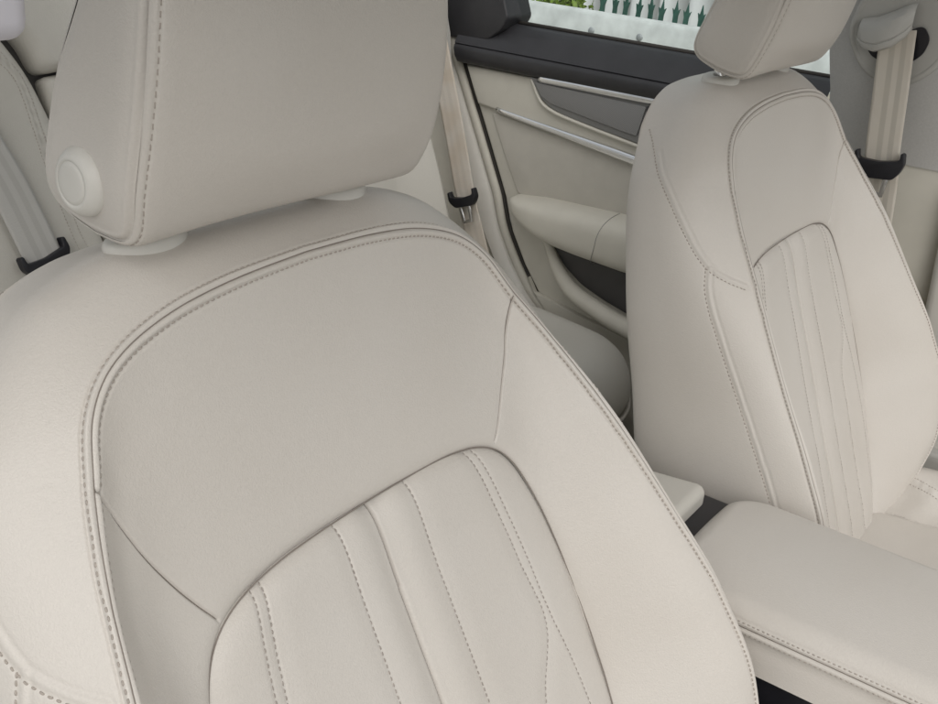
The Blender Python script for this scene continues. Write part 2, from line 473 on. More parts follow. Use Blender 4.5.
# seams beside the pipe, right side of the seat: (x, z) seen from the front, or (x, y, z) near the surface
YOKE = [(.1815, .0845), (.177, .076), (.171, .061), (.163, .041), (.151, .018), (.140, .0), (.1315, -.012)]
SIDE = [(.186, .076, .160), (.205, .066, .147), (.224, .052, .120), (.236, .033, .088), (.241, .018, .060), (.2425, .010, .046), (.2425, .005, .036), (.242, -.002, .0255), (.239, -.011, .0165), (.234, -.021, .0090), (.228, -.0295, .003), (.2235, -.0345, -.001)]
RIDGE = [(.2405, -.004, .020), (.2475, -.004, -.004), (.2504, -.0107, -.032), (.2548, -.0311, -.100), (.2581, -.0495, -.16), (.2593, -.0636, -.214), (.259, -.072, -.27)]
SEAM = {}


PIPE_ROW, INSROW = [], []
def build_backrest():
    st = np.arange(16.)
    # dense stations
    ns = 640
    s = np.linspace(0, 15, ns)
    half = {k: pchip(st, v, s) for k, v in (('P', PIPE), ('S', EDGE), ('I', INS))}
    def both(a):
        b = a.copy(); b[:, 0] *= -1
        return np.vstack([b[::-1], a[1:]])
    P, S, I = both(half['P']), both(half['S']), both(half['I'])
    nc = len(P)
    stn = np.r_[s[::-1], s[1:]]
    Iw = lumbar(I[:, 1])
    # --- front bolster and yoke: insert edge -> pipe seam
    rows = []
    r = np.r_[np.linspace(0, .12, 14)[:-1], np.linspace(.12, .86, 120), np.linspace(.86, 1, 30)[1:]]
    bol = np.clip((stn-6.5)/3.5, 0, 1); bol = bol*bol*(3-2*bol)
    span = np.linalg.norm(P[:, :2]-I, axis=1)
    for q in r:
        uv = I+(P[:, :2]-I)*q
        h = (1-bol)*(q**1.25)+bol*np.sin(q*np.pi/2)**1.15
        w = Iw*(1-h)+P[:, 2]*h
        w = w-.0045*np.exp(-(q*span/.004))                               # tucked into the insert seam
        w = w-(1-bol)*np.clip((stn-3.)/3, 0, 1)*.0015*np.exp(-(((1-q)*span-.03)/.018)**2)   # hollow beside the shoulder roll
        w = w-(1-bol)*.0025*np.sin(q*np.pi)
        rows.append(np.c_[uv[:, 0], -w, uv[:, 1]])
    # --- outside: pipe -> silhouette -> back
    p0 = np.c_[P[:, 0], -P[:, 2], P[:, 1]]; p3 = np.c_[S[:, 0], -S[:, 2], S[:, 1]]
    dy = p3[:, 1]-p0[:, 1]
    out = p3-p0
    kk = np.clip((stn-6)/4, 0, 1)[:, None]; p1 = p0+out*(np.array([.27, .27, .27])*(1-kk)+np.array([.55, .10, .55])*kk); p2 = p3-np.c_[np.zeros(nc), dy*.62, np.zeros(nc)]+np.c_[out[:, 0]*.04, np.zeros(nc), out[:, 2]*.02]
    for t in np.r_[np.linspace(0, .12, 18)[1:], np.linspace(.12, 1, 66)[1:]]:
        rows.append((1-t)**3*p0+3*t*(1-t)**2*p1+3*t*t*(1-t)*p2+t**3*p3)
    kt = np.clip((6-stn)/2, 0, 1); pb = np.c_[S[:, 0]*(.955+.05*kt), np.full(nc, .090), S[:, 1]-.006+.008*kt]
    for t in np.linspace(0, 1, 14)[1:]:
        a = math.sin(t*math.pi/2)
        m = p3+(pb-p3)*np.array([1-math.cos(t*math.pi/2), a, 1-math.cos(t*math.pi/2)])
        rows.append(m)
    for t in (.15, .4, 1):
        rows.append(np.c_[pb[:, 0]*(1-t), pb[:, 1]+.02*math.sin(t*math.pi/2), pb[:, 2]*(1-t)+t*np.minimum(pb[:, 2], -.05)])
    V = np.vstack(rows); F = grid_faces(len(rows), nc)
    # --- insert: seam -> middle line
    rin = []
    cz = np.minimum(-.06, I[:, 1]+.0)
    for q in np.r_[np.linspace(0, .22, 34)[:-1], np.linspace(.22, 1, 90)]:
        u = I[:, 0]*(1-q); v = I[:, 1]*(1-q)+cz*q
        d = q*np.hypot(I[:, 0], I[:, 1]-cz)
        w = lumbar(v)-.0075*np.exp(-(d/.009))+.0030
        rin.append(np.c_[u, -w, v])
    # a tucked-under hem so that nothing shows through the seam
    hem = np.c_[I[:, 0]*1.03, -(Iw-.0085), I[:, 1]+.004]
    VI = np.vstack([hem]+rin); FI = grid_faces(len(rin)+1, nc)[:, ::-1]
    PIPE_ROW[:] = [p0.tolist()]
    INSROW[:] = [np.c_[I[:, 0], -(Iw-.0030), I[:, 1]].tolist()]
    return V, F, VI, FI

def mirror(l): return [(-p[0], p[1], p[2]) for p in l]

# rows of the insert in (x, z); the height is taken from the surface
INS_CREASE = [(0, .001), (0, -.43)]
INS_S1 = [(.0335, -.001), (.0345, -.06), (.036, -.15), (.037, -.43)]
INS_S2A = [(.098, -.007), (.106, -.045), (.114, -.10), (.119, -.150), (.090, -.195), (.088, -.24), (.085, -.43)]
INS_S2B = [(.106, -.009), (.114, -.045), (.122, -.10), (.127, -.150), (.133, -.20), (.134, -.30), (.122, -.43)]
INS_DIAG = [(.119, -.150), (.127, -.150)]

V0, F0, VI0, FI0 = build_backrest()
def on_insert(l, bvh):
    out = []
    for x, z in catmull(l, .006):
        h = bvh.ray_cast(Vector((x, -.4, z)), Vector((0, 1, 0)))
        if h[0] is not None: out.append(tuple(h[0]))
    return out

def make_backrest_meshes():
    V, F, VI, FI = V0, F0, VI0, FI0
    N = vnormals(V, F); N *= np.sign((N[:4000]*np.array([0, -1, 0])).sum())
    bb = bvh_of(V, F)
    SEAM['yoke'] = on_insert(YOKE, bb)
    for k, l in (('side', SIDE), ('ridge', RIDGE)):
        SEAM[k] = [tuple(bb.find_nearest(Vector(p))[0]) for p in catmull(l, .02)]
    pl = PIPE_ROW[0]
    seams = [(pl, 'pipe')]
    for side in (1, -1):
        f = (lambda l: l) if side == 1 else mirror
        seams += [(f(SEAM['yoke']), 'seam'), (f(SEAM['side']), 'ridge'), (f(SEAM['ridge']), 'ridge')]
    g = seam_disp(V, seams)
    g += .0011*np.sin(V[:, 0]*23+V[:, 2]*17)*np.cos(V[:, 2]*29-V[:, 0]*11)*np.clip((V[:, 2]+.5)*3, 0, 1)     # slight unevenness of the foam
    V2 = V+N*g[:, None]
    NI = vnormals(VI, FI); NI *= np.sign((NI*np.array([0, -1, 0])).sum())
    bi = bvh_of(VI, FI)
    lines = {'crease': on_insert(INS_CREASE, bi), 's1': on_insert(INS_S1, bi), 's2a': on_insert(INS_S2A, bi), 's2b': on_insert(INS_S2B, bi)}
    ss = [(lines['crease'], 'crease')]
    for k, kind in (('s1', 'sew'), ('s2a', 'sew'), ('s2b', 'row')):
        ss += [(lines[k], kind), (mirror(lines[k]), kind)]
    gI = seam_disp(VI, ss)
    gI += .0008*np.sin(VI[:, 0]*31+VI[:, 2]*13)*np.cos(VI[:, 2]*21)
    VI2 = VI+NI*gI[:, None]
    return V2, F, VI2, FI, lines, pl

BV, BF, IV, IF, ILINES, PIPELINE = make_backrest_meshes()
BACK_ME = mesh_from('backrest', BV, BF); INS_ME = mesh_from('centre_insert', IV, IF)
for me in (BACK_ME, INS_ME): me.materials.append(M['leather'])

# headrest: profile loop in (d forward, h up), run across x, domed side panels
HR_TILT = R(26)
HW = .1205
def headrest_profile(n=120):
    pts = [(-.034,-.0015),(-.019,-.001),(-.010,.0008),(-.0050,.0055),(-.0012,.014),(.0022,.028),(.0048,.048),(.0060,.070),(.0057,.095),(.0030,.125),(-.001,.155),(-.005,.176),(-.016,.185),(-.028,.178),
           (-.036,.155),(-.0465,.1125),(-.0585,.077),(-.0645,.045),(-.0680,.020),(-.0665,.0095),(-.0600,.0035),(-.048,.0005)]
    return catmull(pts+[pts[0]], .003)[:-1]

def sstep(x): x = np.clip(x, 0, 1); return x*x*(3-2*x)

def build_headrest():
    Q = headrest_profile(); n = len(Q)
    hw = lambda h: HW-.0045*np.exp(-(np.clip(h, 0, 1)/.020)**2)-.0085*np.clip((h-.03)/.09, 0, 2)**1.5
    rows = []
    us = np.r_[np.linspace(-1, -.90, 30)[:-1], np.linspace(-.90, .90, 70), np.linspace(.90, 1, 30)[1:]]
    med = lambda P: np.c_[np.interp(np.clip(P[:, 1], .04, .145), [.04, .145], [-.030, -.010]), np.clip(P[:, 1], .040, .145)]
    cen = med(Q)
    W = hw(Q[:, 1])
    fr = sstep((Q[:, 0]-np.interp(Q[:, 1], [0, .12, .2], [-.04, -.02, -.02]))/.035)
    lo = sstep(Q[:, 1]/.05)
    tq = np.roll(Q, -3, 0)-np.roll(Q, 3, 0); nrm = np.c_[tq[:, 1], -tq[:, 0]]; nrm /= np.linalg.norm(nrm, axis=1, keepdims=True); nrm *= np.sign((nrm*(Q-cen)).sum())
    for a in us:
        e = (abs(a)-.90)/.10 if abs(a) > .90 else 0
        rim = 1-math.sqrt(max(0, 1-e*e))                          # rounding in to the side seam
        P = Q+nrm*.0045*(1-rim)
        d = P[:, 0]+.013*(1-min(1, abs(a))**2.4)*fr*(.35+.65*lo)
        h = P[:, 1]+.004*(1-a*a)*(1-lo)
        rows.append(np.c_[a*W, -d, h])
    nb = len(rows)
    V = np.vstack(rows); F = grid_faces(nb, n, True)
    caps = []
    for sgn, base in ((-1, rows[0]), (1, rows[-1])):
        cr = []
        B2 = np.c_[-base[:, 1], base[:, 2]]; C2 = med(B2)
        L = np.linalg.norm(B2-C2, axis=1)
        for t in np.r_[0, np.linspace(.02, .30, 26), np.linspace(.30, 1, 30)[1:]]:
            P2 = B2*(1-t)+C2*t; dd = t*L
            dome = .0050*(1-(1-np.minimum(1, dd/.018))**3) - .0014*np.exp(-((dd-.0010)/.0009)**2) + .0007*np.exp(-((dd-.0035)/.0016)**2)
            x = sgn*(hw(P2[:, 1])+dome)+(base[:, 0]-sgn*hw(base[:, 2]))*(1-t)
            cr.append(np.c_[x, -P2[:, 0], P2[:, 1]])
        Vc = np.vstack(cr); Fc = grid_faces(len(cr), n, True)
        caps.append((Vc, Fc))
    # stitched row just inside the side seam on the wrapped band, and the seam itself
    N = vnormals(V, F)
    N *= np.sign((N*(V-V.mean(0))).sum())
    seamlines = []
    for sgn in (-1, 1):
        a = sgn*.974
        k = int(np.argmin(abs(us-a))); seamlines.append(rows[k].tolist()+[rows[k][0].tolist()])
    g = np.zeros(len(V))
    for l in seamlines: g += seam_disp(V, [(l, 'row')])
    g += .0008*np.sin(V[:, 0]*27+V[:, 2]*41)
    global HSMOOTH; HSMOOTH = Surf(V, F)
    V = V+N*g[:, None]
    return V, F, caps, seamlines

HV, HF, HCAPS, HSEAM = build_headrest()
HEAD_ME = mesh_from('headrest', HV, HF); HEAD_ME.materials.append(M['leather'])
CAP_ME = []
for Vc, Fc in HCAPS:
    me = mesh_from('side_panel', Vc, Fc); me.materials.append(M['leather']); CAP_ME.append(me)

def button_mesh():
    """round release button that stands out from the headrest's side: ring and disc, axis -X"""
    prof = [(.0172,.004),(.0170,-.0006),(.0162,-.0022),(.0148,-.0042),(.0132,-.0056),(.0120,-.0062),(.0111,-.0062),(.0106,-.0055),(.0104,-.0055),(.0100,-.0062),(.0085,-.0067),(.004,-.0069),(.0001,-.007)]
    n = 48; a = np.linspace(0, 2*np.pi, n, endpoint=False); V = []
    for r, x in prof:
        V.append(np.c_[np.full(n, x), r*np.cos(a), r*np.sin(a)*1.06])
    return mesh_from('release_button', np.vstack(V), grid_faces(len(prof), n, True))

def collar_mesh(inner):
    prof = [(.0245,.004),(.0245,-.001),(.0235,-.003),(.0215,-.0042),(.012,-.0046),(.0098,-.0040),(.0095,.004)] if inner else \
           [(.0245,.004),(.0245,-.001),(.0235,-.003),(.0215,-.0042),(.012,-.0046),(.0098,-.0040),(.0095,.004)]
    n = 40; a = np.linspace(0, 2*np.pi, n, endpoint=False); V = []
    for r, z in prof: V.append(np.c_[r*np.cos(a)*1.05, r*np.sin(a)*.78, np.full(n, -z)])
    return mesh_from('post_collar', np.vstack(V), grid_faces(len(prof), n, True))

def cushion_build():
    """seat cushion in (x, forward, up): x +-.26, from the backrest forward .5 m"""
    out = rrect(-.262, .262, 0, .50, .07)
    def hf(x, z):
        a = np.clip((abs(x)-.150)/.075, 0, 1); a = a*a*(3-2*a)
        return .038*a*np.clip((.52-z)/.1, 0, 1)+.008*np.sin(z*5) - .004*np.exp(-((abs(x)-.15)/.006)**2) \
            + .0030*np.sin(z*95+x*40+2*np.sin(x*60))*np.exp(-((abs(x)-.18)/.03)**2)*np.exp(-((z-.10)/.06)**2)
    ln = [(.185, .0, .02), (.172, .0, .12), (.165, .0, .45)]
    seams = []
    for sg in (1, -1):
        l = [(sg*x, -float(hf(np.array([x]), np.array([z]))[0]), z) for x, _, z in catmull([(.215, 0, .02), (.192, 0, .10), (.185, 0, .2), (.185, 0, .46)], .01)]
        seams.append((l, 'pipe'))
        l2 = [(sg*x, -float(hf(np.array([x]), np.array([z]))[0]), z) for x, _, z in catmull([(.150, 0, .02), (.150, 0, .46)], .01)]
        seams.append((l2, 'seam'))
    V, F, bk = pad(out, (0, .2), (0, .3), .045, .11, hf, nrho=110, step=.005, seams=seams)
    # local (x, -up, forward) -> (x, -forward, up)
    W = np.c_[V[:, 0], -V[:, 2], -V[:, 1]]; S0 = SMOOTH[0]
    global CB0; CB0 = Surf(np.c_[S0[:, 0], -S0[:, 2], -S0[:, 1]], F)
    return W, F, [(np.c_[np.array(l)[:, 0], -np.array(l)[:, 2], -np.array(l)[:, 1]]).tolist() for l, k in seams if k == 'pipe']

CV, CF, CSEAM = cushion_build()
CUSH_ME = mesh_from('seat_cushion', CV, CF); CUSH_ME.materials.append(M['leather'])

def build_seat(name, ox, oy, oz, rec, label):
    root = empty(name, (ox, oy-.15, FLOOR))
    tag(root, label, 'car seat', 'front seats')
    Wb = Matrix.Translation((ox, oy, oz)) @ Matrix.Rotation(-rec, 4, 'X')
    back = link_mesh('backrest', BACK_ME, None, root, Wb)
    link_mesh('centre_insert', INS_ME, None, root, Wb)
    # headrest frame: origin at (0, v .187, w .003)
    Wh = Wb @ Matrix.Translation((0, -.003, .187)) @ Matrix.Rotation(HR_TILT, 4, 'X')
    head = link_mesh('headrest', HEAD_ME, None, root, Wh)
    for me in CAP_ME: link_mesh('side_panel', me, None, head, Wh)
    Wc = Matrix.Translation((ox, oy-.105, oz-.388)) @ Matrix.Rotation(R(-5), 4, 'X')
    return root, Wb, Wh, Wc, head, back

near = build_seat('car_seat', 0, 0, 0, REC_N, 'near cream leather front seat with round button on its headrest')
far = build_seat('car_seat', D, -.0018, .0059, REC_F, 'far cream leather front seat standing before the rear door and grey pillar')

# shared parts, built on the near seat and reused on the far one
BB = bvh_of(BV, BF); BI = bvh_of(IV, IF); B0 = Surf(V0, F0); BI0 = Surf(VI0, FI0)
SIDE_OFF, RIDGE_OFF = .0040, .0040
def seam_lines(name, lines, smooth_bvh, bvh, parent, world, rad=.00045, sink=.0001, raw=()):  # thin dark tubes along seams, standing in for their shadow gaps
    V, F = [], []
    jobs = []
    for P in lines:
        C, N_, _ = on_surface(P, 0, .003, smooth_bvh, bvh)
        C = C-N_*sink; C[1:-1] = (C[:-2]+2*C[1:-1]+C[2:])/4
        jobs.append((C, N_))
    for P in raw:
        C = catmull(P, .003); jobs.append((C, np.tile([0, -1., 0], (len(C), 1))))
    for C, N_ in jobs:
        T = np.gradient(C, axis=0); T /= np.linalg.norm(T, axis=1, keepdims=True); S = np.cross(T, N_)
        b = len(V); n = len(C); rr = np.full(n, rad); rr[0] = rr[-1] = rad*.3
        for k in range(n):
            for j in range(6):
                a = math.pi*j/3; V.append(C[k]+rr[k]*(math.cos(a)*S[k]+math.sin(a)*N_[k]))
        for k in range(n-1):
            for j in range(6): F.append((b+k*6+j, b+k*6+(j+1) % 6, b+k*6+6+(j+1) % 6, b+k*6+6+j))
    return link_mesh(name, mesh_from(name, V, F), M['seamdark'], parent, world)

def seat_details():
    root, Wb, Wh, Wc, head, back = near
    made = []
    L = [(PIPELINE, .0058), (PIPELINE, -.0058)]
    for f, sg in (((lambda l: l), 1), (mirror, -1)):
        L += [(f(SEAM['side']), SIDE_OFF*sg), (f(SEAM['ridge']), RIDGE_OFF*sg)]
    made.append(('b', stitches('stitching', L, B0, BB, M['stitch'], back, Wb)))
    made.append(('b', seam_lines('seam_shade_line', [PIPELINE], B0, BB, back, Wb)))
    made.append(('b', seam_lines('seam_shade_line', [SEAM['yoke'], mirror(SEAM['yoke'])], B0, BB, back, Wb, rad=.0004, sink=-.0003)))
    made.append(('i', seam_lines('seam_shade_line', [ILINES['crease']], BI0, BI, back, Wb, raw=[INSROW[0]], rad=.0005, sink=-.0014)))
    L = []
    for k in ('s1', 's2a', 's2b'): L += [(ILINES[k], 0), (mirror(ILINES[k]), 0)]
    made.append(('i', stitches('insert_stitching', L, BI0, BI, M['thread_dark'], back, Wb, pitch=.0042, length=.0027, rad=.00042)))
    made.append(('h', stitches('stitching', [(l, 0) for l in HSEAM], HSMOOTH, bvh_of(HV, HF), M['stitch'], head, Wh, pitch=.0052, length=.0030)))
    # cushion
    cush = link_mesh('seat_cushion', CUSH_ME, None, root, Wc)
    made.append(('c', cush))
    made.append(('cs', stitches('stitching', [(l, o) for l in CSEAM for o in (.0058, -.0058)], CB0, bvh_of(CV, CF), M['stitch'], cush, Wc)))
    # release button on the outer side panel (both sides of the pair have one)
    bm_ = button_mesh(); bm_.materials.append(M['plastic'])
    made.append(('hb', link_mesh('release_button', bm_, None, head, Wh @ Matrix.Translation((-.1245, .0325, .0275)))))
    return made

DET = seat_details()
def copy_details():
    r, Wb, Wh, Wc, head, back = far
    nr, nWb, nWh, nWc, nhead, nback = near
    m = {}
    for kind, o in DET:
        c = o.copy(); COL.objects.link(c)
        par = {'b': back, 'i': back, 'h': head, 'hb': head, 'c': r}.get(kind) or m['c']
        new = {'b': Wb, 'i': Wb, 'h': Wh, 'hb': Wh, 'c': Wc, 'cs': Wc}[kind]
        if kind == 'hb': new = Wh @ Matrix.Scale(-1, 4, (1, 0, 0)) @ Matrix.Translation((-.1245, .0325, .0275))
        set_world(c, new, par)
        if kind == 'c': m['c'] = c
copy_details()

COLL = collar_mesh(True); COLL.materials.append(M['plastic'])
for root, Wb, Wh, Wc, head, back in (near, far):
    for sx in (-1, 1):
        hc = BB.ray_cast(Vector((sx*.077, .043, .3)), Vector((0, 0, -1)))
        Wcol = Wb @ Matrix.Translation(hc[0]) @ Vector((0, 0, 1)).rotation_difference(hc[1] if hc[1].z > 0 else -hc[1]).to_matrix().to_4x4()
        link_mesh('post_collar', COLL, None, back, Wcol)
        P = [(sx*.077, .043, .165), (sx*.077, .043, .222), (sx*.077, .040, .245)]
        link_mesh('headrest_post', tube_mesh('headrest_post', P, .0062, 14, step=.01), M['chrome'], back, Wb)
    # plastic cover at the hinge between cushion and backrest
    for sx in (-1, 1):
        pts = [(.00,-.01),(.03,.055),(.06,.075),(.10,.055),(.17,.02),(.22,.0),(.22,-.05),(0,-.06)]
        me = plate('hinge_cover', [(y, z) for y, z in pts], 0, .03, .008, rnd=.015)
        o = link_mesh('hinge_cover', me, M['plastic'], root, Matrix.Translation((root.location.x+sx*.275-.015, root.location.y+.10, -.43)) @ Matrix.Rotation(math.pi, 4, 'Z') @ Matrix.Translation((-.03, 0, 0)))
        shade(o)

# ------------------------------------------------------------------ centre console
root = empty('centre_armrest', (.375, -.35, FLOOR)); tag(root, 'padded cream leather armrest lid between the two front seats, double stitched along its side', 'armrest')
out = rrect(.283, .474, .082, .68, .034)          # (x, forward)
def arm_h(x, z): return .010*(1-((x-.375)/.092)**2) - .004*np.clip((.16-z)/.08, 0, 1)**2
V, F, bk = pad(out, (.3785, .180), (.3785, .59), .020, .05, arm_h, nrho=60, step=.005, back_in=-.004)
aw = np.c_[V[:, 0], -V[:, 2], -.173-V[:, 1]]
# side seam along the long edges, a little below the rounded edge
sl = []
for sx in (.2815, .4755):
    sl.append([(sx, y, -.1865) for y in np.linspace(-.112, -.65, 30)])
A0 = Surf(aw, F); sl = [[tuple(A0.find_nearest(Vector(p))[0]) for p in l] for l in sl]
N = vnormals(aw, F); N *= np.sign((N[:2000]*np.array([0, 0, 1])).sum())
aw = aw+N*seam_disp(aw, [(l, 'pipe') for l in sl])[:, None]
lid = link_mesh('armrest_lid', mesh_from('armrest_lid', aw, F), M['leather'], root)
stitches('stitching', [(l, o) for l in sl for o in (.0042, -.0042)], A0, bvh_of(aw, F), M['stitch'], lid, Matrix())
seam_lines('seam_shade_line', sl, A0, bvh_of(aw, F), lid, Matrix())
bm = bmesh.new(); box_bm(bm, (.290, -.70, -.262), (.460, -.075, -.2285), .004)
shade(link_mesh('black_base', bm_mesh('black_base', bm), M['blackplastic'], root))
bm = bmesh.new(); box_bm(bm, (.32, -.098, -.27), (.456, -.050, -.184), .006)
shade(link_mesh('hinge', bm_mesh('hinge', bm), M['blackplastic'], root))
bm = bmesh.new(); box_bm(bm, (.285, -.70, FLOOR+.005), (.465, .30, -.2625), .010)
shade(link_mesh('console_body', bm_mesh('console_body', bm), M['blackplastic'], root))
bm = bmesh.new(); box_bm(bm, (.31, -.064, -.40), (.442, .32, -.165), .010, 4)
for v in bm.verts:
    if v.co.y > .1 and v.co.z > -.3: v.co.z -= .04*(v.co.y-.1)/.2
shade(link_mesh('rear_housing', bm_mesh('rear_housing', bm), M['leather_rear'], root))

# ------------------------------------------------------------------ rear bench
RB = Matrix.Translation((0, .74, -.10)) @ Matrix.Rotation(-math.atan(.35), 4, 'X')     # local z runs up the backrest
root = empty('rear_bench_seat', (.37, .55, FLOOR)); tag(root, 'cream leather rear bench seat behind the two front seats', 'car seat')
KZ = 1/math.cos(math.atan(.35))
def rb(x, z): return (x, 0, (z+.10)*KZ)
def put(V): return V
gapx = lambda z: np.interp(z, [-.2, .06, .11, .146, .3], [.40, .330, .3185, .307, .26])
def rear_section(name, outline, a, b, seams, hf=None, r=.022):
    V, F, bk = pad(outline, a, b, r, .09, hf, nrho=70, step=.005, seams=seams)
    return link_mesh(name, mesh_from(name, V, F), M['leather_rear'], root, RB), V, F
lpipe = [rb(x, z) for x, z in ((.20, .175), (.255, .152), (.284, .119), (.301, .092), (.306, .035), (.309, -.02), (.318, -.09), (.325, -.12), (.34, -.22))]
o1 = np.array([(-.33, -.32), (.388, -.32), (.375, -.11), (.355, .04), (.334, .155), (.321, .212), (.288, .275), (.22, .33), (-.2, .34), (-.33, .30)])
o1 = round_corners(o1, .03)
sec, V, F = rear_section('backrest_section', o1, (.0, -.12), (.0, .10), [([(x, 0, z) for x, _, z in lpipe], 'pipe')])
stitches('stitching', [([(x, 0, z) for x, _, z in lpipe], o) for o in (.0058, -.0058)], Surf(SMOOTH[0], F), bvh_of(V, F), M['stitch'], sec, RB)
o2 = round_corners(np.array([(.391, -.32), (.60, -.32), (.60, .222), (.335, .205), (.337, .158), (.358, .04), (.378, -.11)]), .008)
sec, V, F = rear_section('centre_section', o2, (.47, -.2), (.47, .10), [], r=.016)
o3 = round_corners(np.array([(.330, .2075), (.60, .2245), (.60, .34), (.30, .34), (.291, .285), (.322, .243)]), .015)
sec, V, F = rear_section('centre_headrest', o3, (.42, .28), (.50, .285), [], r=.02, hf=lambda x, z: 0*x+.012)
o4 = round_corners(np.array([(.606, -.32), (1.03, -.32), (1.035, -.05), (1.02, .10), (.99, .34), (.606, .34)]), .05)
bolL = [(.995, 0, -.3), (.995, 0, -.06), (.978, 0, .1), (.95, 0, .3)]
sec, V, F = rear_section('backrest_section', o4, (.82, -.12), (.82, .12), [(bolL, 'pipe')], hf=lambda x, z: .035*np.clip((x-.93)/.08, 0, 1)**1.5, r=.035)
bm = bmesh.new(); box_bm(bm, (-.33, .028, -.32), (1.02, .085, .335), .01)
shade(link_mesh('back_board', bm_mesh('back_board', bm), M['panel_dark'], root, RB))
# rear cushion: local (x, forward) on top
outc = round_corners(np.array([(-.36, -.02), (1.085, -.02), (1.095, .25), (1.06, .455), (.97, .505), (.6, .515), (-.36, .515)]), .10, 10)
def ch(x, z): return .012*np.clip((z-.30)/.18, 0, 1)**2*0+.010*np.sin(np.clip(z, 0, .5)*6)
V, F, bk = pad(outc, (-.1, .2), (.83, .25), .075, .10, ch, nrho=60, step=.008, back_in=.012)
W = np.c_[V[:, 0], .765-V[:, 2], -.322-V[:, 1]]
# welt round the lower edge
cush = link_mesh('rear_cushion', mesh_from('rear_cushion', W, F), M['leather_rear'], root)
wl = []
O = np.vstack([outc]); c0 = np.array([.4, .24])
for x, z in O[[i for i in range(len(O)) if O[i][1] > -.01 or True]]:
    wl.append((x, .765-z, -.412))
link_mesh('welt', tube_mesh('welt', catmull(wl+[wl[0]], .012)[:-1], .0035, 8, closed=True, up=(0, 0, 1)), M['leather'], cush)
lowr = (np.c_[outc]-c0)*np.array([.985, .96])+c0
bm = bmesh.new(); vs = [bm.verts.new((x, .765-z, -.41)) for x, z in lowr]; f = bm.faces.new(vs)
r_ = bmesh.ops.extrude_face_region(bm, geom=[f]); ev = [e for e in r_['geom'] if isinstance(e, bmesh.types.BMVert)]
for v in ev: v.co.z = -.56; v.co.y += .03
shade(link_mesh('cushion_skirt', bm_mesh('cushion_skirt', bm), M['leather_rear'], root))
bm = bmesh.new(); box_bm(bm, (-.34, .37, FLOOR+.004), (1.07, .80, -.561), .01)
shade(link_mesh('seat_base', bm_mesh('seat_base', bm), M['carpet'], root))

# ------------------------------------------------------------------ rear door
root = empty('rear_car_door', (1.15, .35, FLOOR)); tag(root, 'closed far rear car door with black sill, chrome strips and a beige armrest', 'car door')
XD = 1.12
def add_plate(name, pts, x, thick, mat, bevel=.004, rnd=0, parent=None, xfun=None, angle=35):
    o = link_mesh(name, plate(name, pts, x, thick, bevel, xfun=xfun, rnd=rnd), mat, parent or root); return shade(o, angle)
edge = [(.748,.067),(.737,.045),(.707,-.015),(.679,-.071),(.645,-.140),(.631,-.169),(.624,-.191),(.610,-.228),(.576,-.284),(.538,-.332),(.498,-.365),(.46,-.42),(.43,-.52),(.42,-.66)]
panel = add_plate('door_panel', [(.10, .055)]+[(.742, .055)]+edge[1:]+[(.10, -.66)], XD+.004, .05, M['panel'], .006)
upper = add_plate('upper_trim', [(.11, .053), (.732, .050), (.712, .008), (.701, -.013), (.672, -.016), (.640, -.0205), (.413, -.046), (.11, -.082)], XD-.006, .0098, M['panel'], .005)
ins = add_plate('leather_insert', [(.676, -.022), (.64, -.0255), (.413, -.051), (.11, -.087), (.11, -.15), (.56, -.152), (.602, -.158), (.640, -.092)], XD+.0005, .0033, M['insert'], .0028, rnd=.010)
# black sill pad: profile (x, z) run along Y
prof = [(1.172,.122),(1.165,.1265),(1.150,.127),(1.138,.1235),(1.122,.110),(1.108,.094),(1.1005,.0865),(1.1025,.0850),(1.0985,.0830),(1.096,.077),(1.097,.066),(1.102,.056),(1.108,.0535),(1.15,.0535)]
ys = np.linspace(.10, .742, 40)
V = np.array([[(x, y-(.0 if x > 1.15 else 0)+(z-.05)*.22*(1 if j == 39 else 0), z) for x, z in prof] for j, y in enumerate(ys)]).reshape(-1, 3)
shade(link_mesh('sill_pad', mesh_from('sill_pad', V, grid_faces(40, len(prof))), M['black'], root), 50)
bmx = bmesh.new(); vs = [bmx.verts.new((x, .742+(z-.05)*.22, z)) for x, z in prof]; bmx.faces.new(vs)
# quarter-window block of black trim at the rear end of the sill
add_plate('window_post', [(.800,.09),(.690,.098),(.664,.118),(.652,.140),(.662,.165),(.676,.205),(.700,.30),(.720,.42),(.80,.42)], 1.112, .075, M['black'], .010, rnd=.006)
# seal along the glass
link_mesh('window_seal', tube_mesh('window_seal', [(1.158, .10, .128), (1.158, .66, .129)], .0035, 8), M['rubber'], root)
bmx.free()
bm = bmesh.new(); vs = [bm.verts.new(v) for v in ((1.166, .10, .10), (1.166, .72, .10), (1.09, .60, .46), (1.09, .10, .46))]; bm.faces.new(vs)
link_mesh('window_glass', bm_mesh('window_glass', bm), M['glass'], root, smooth=False)
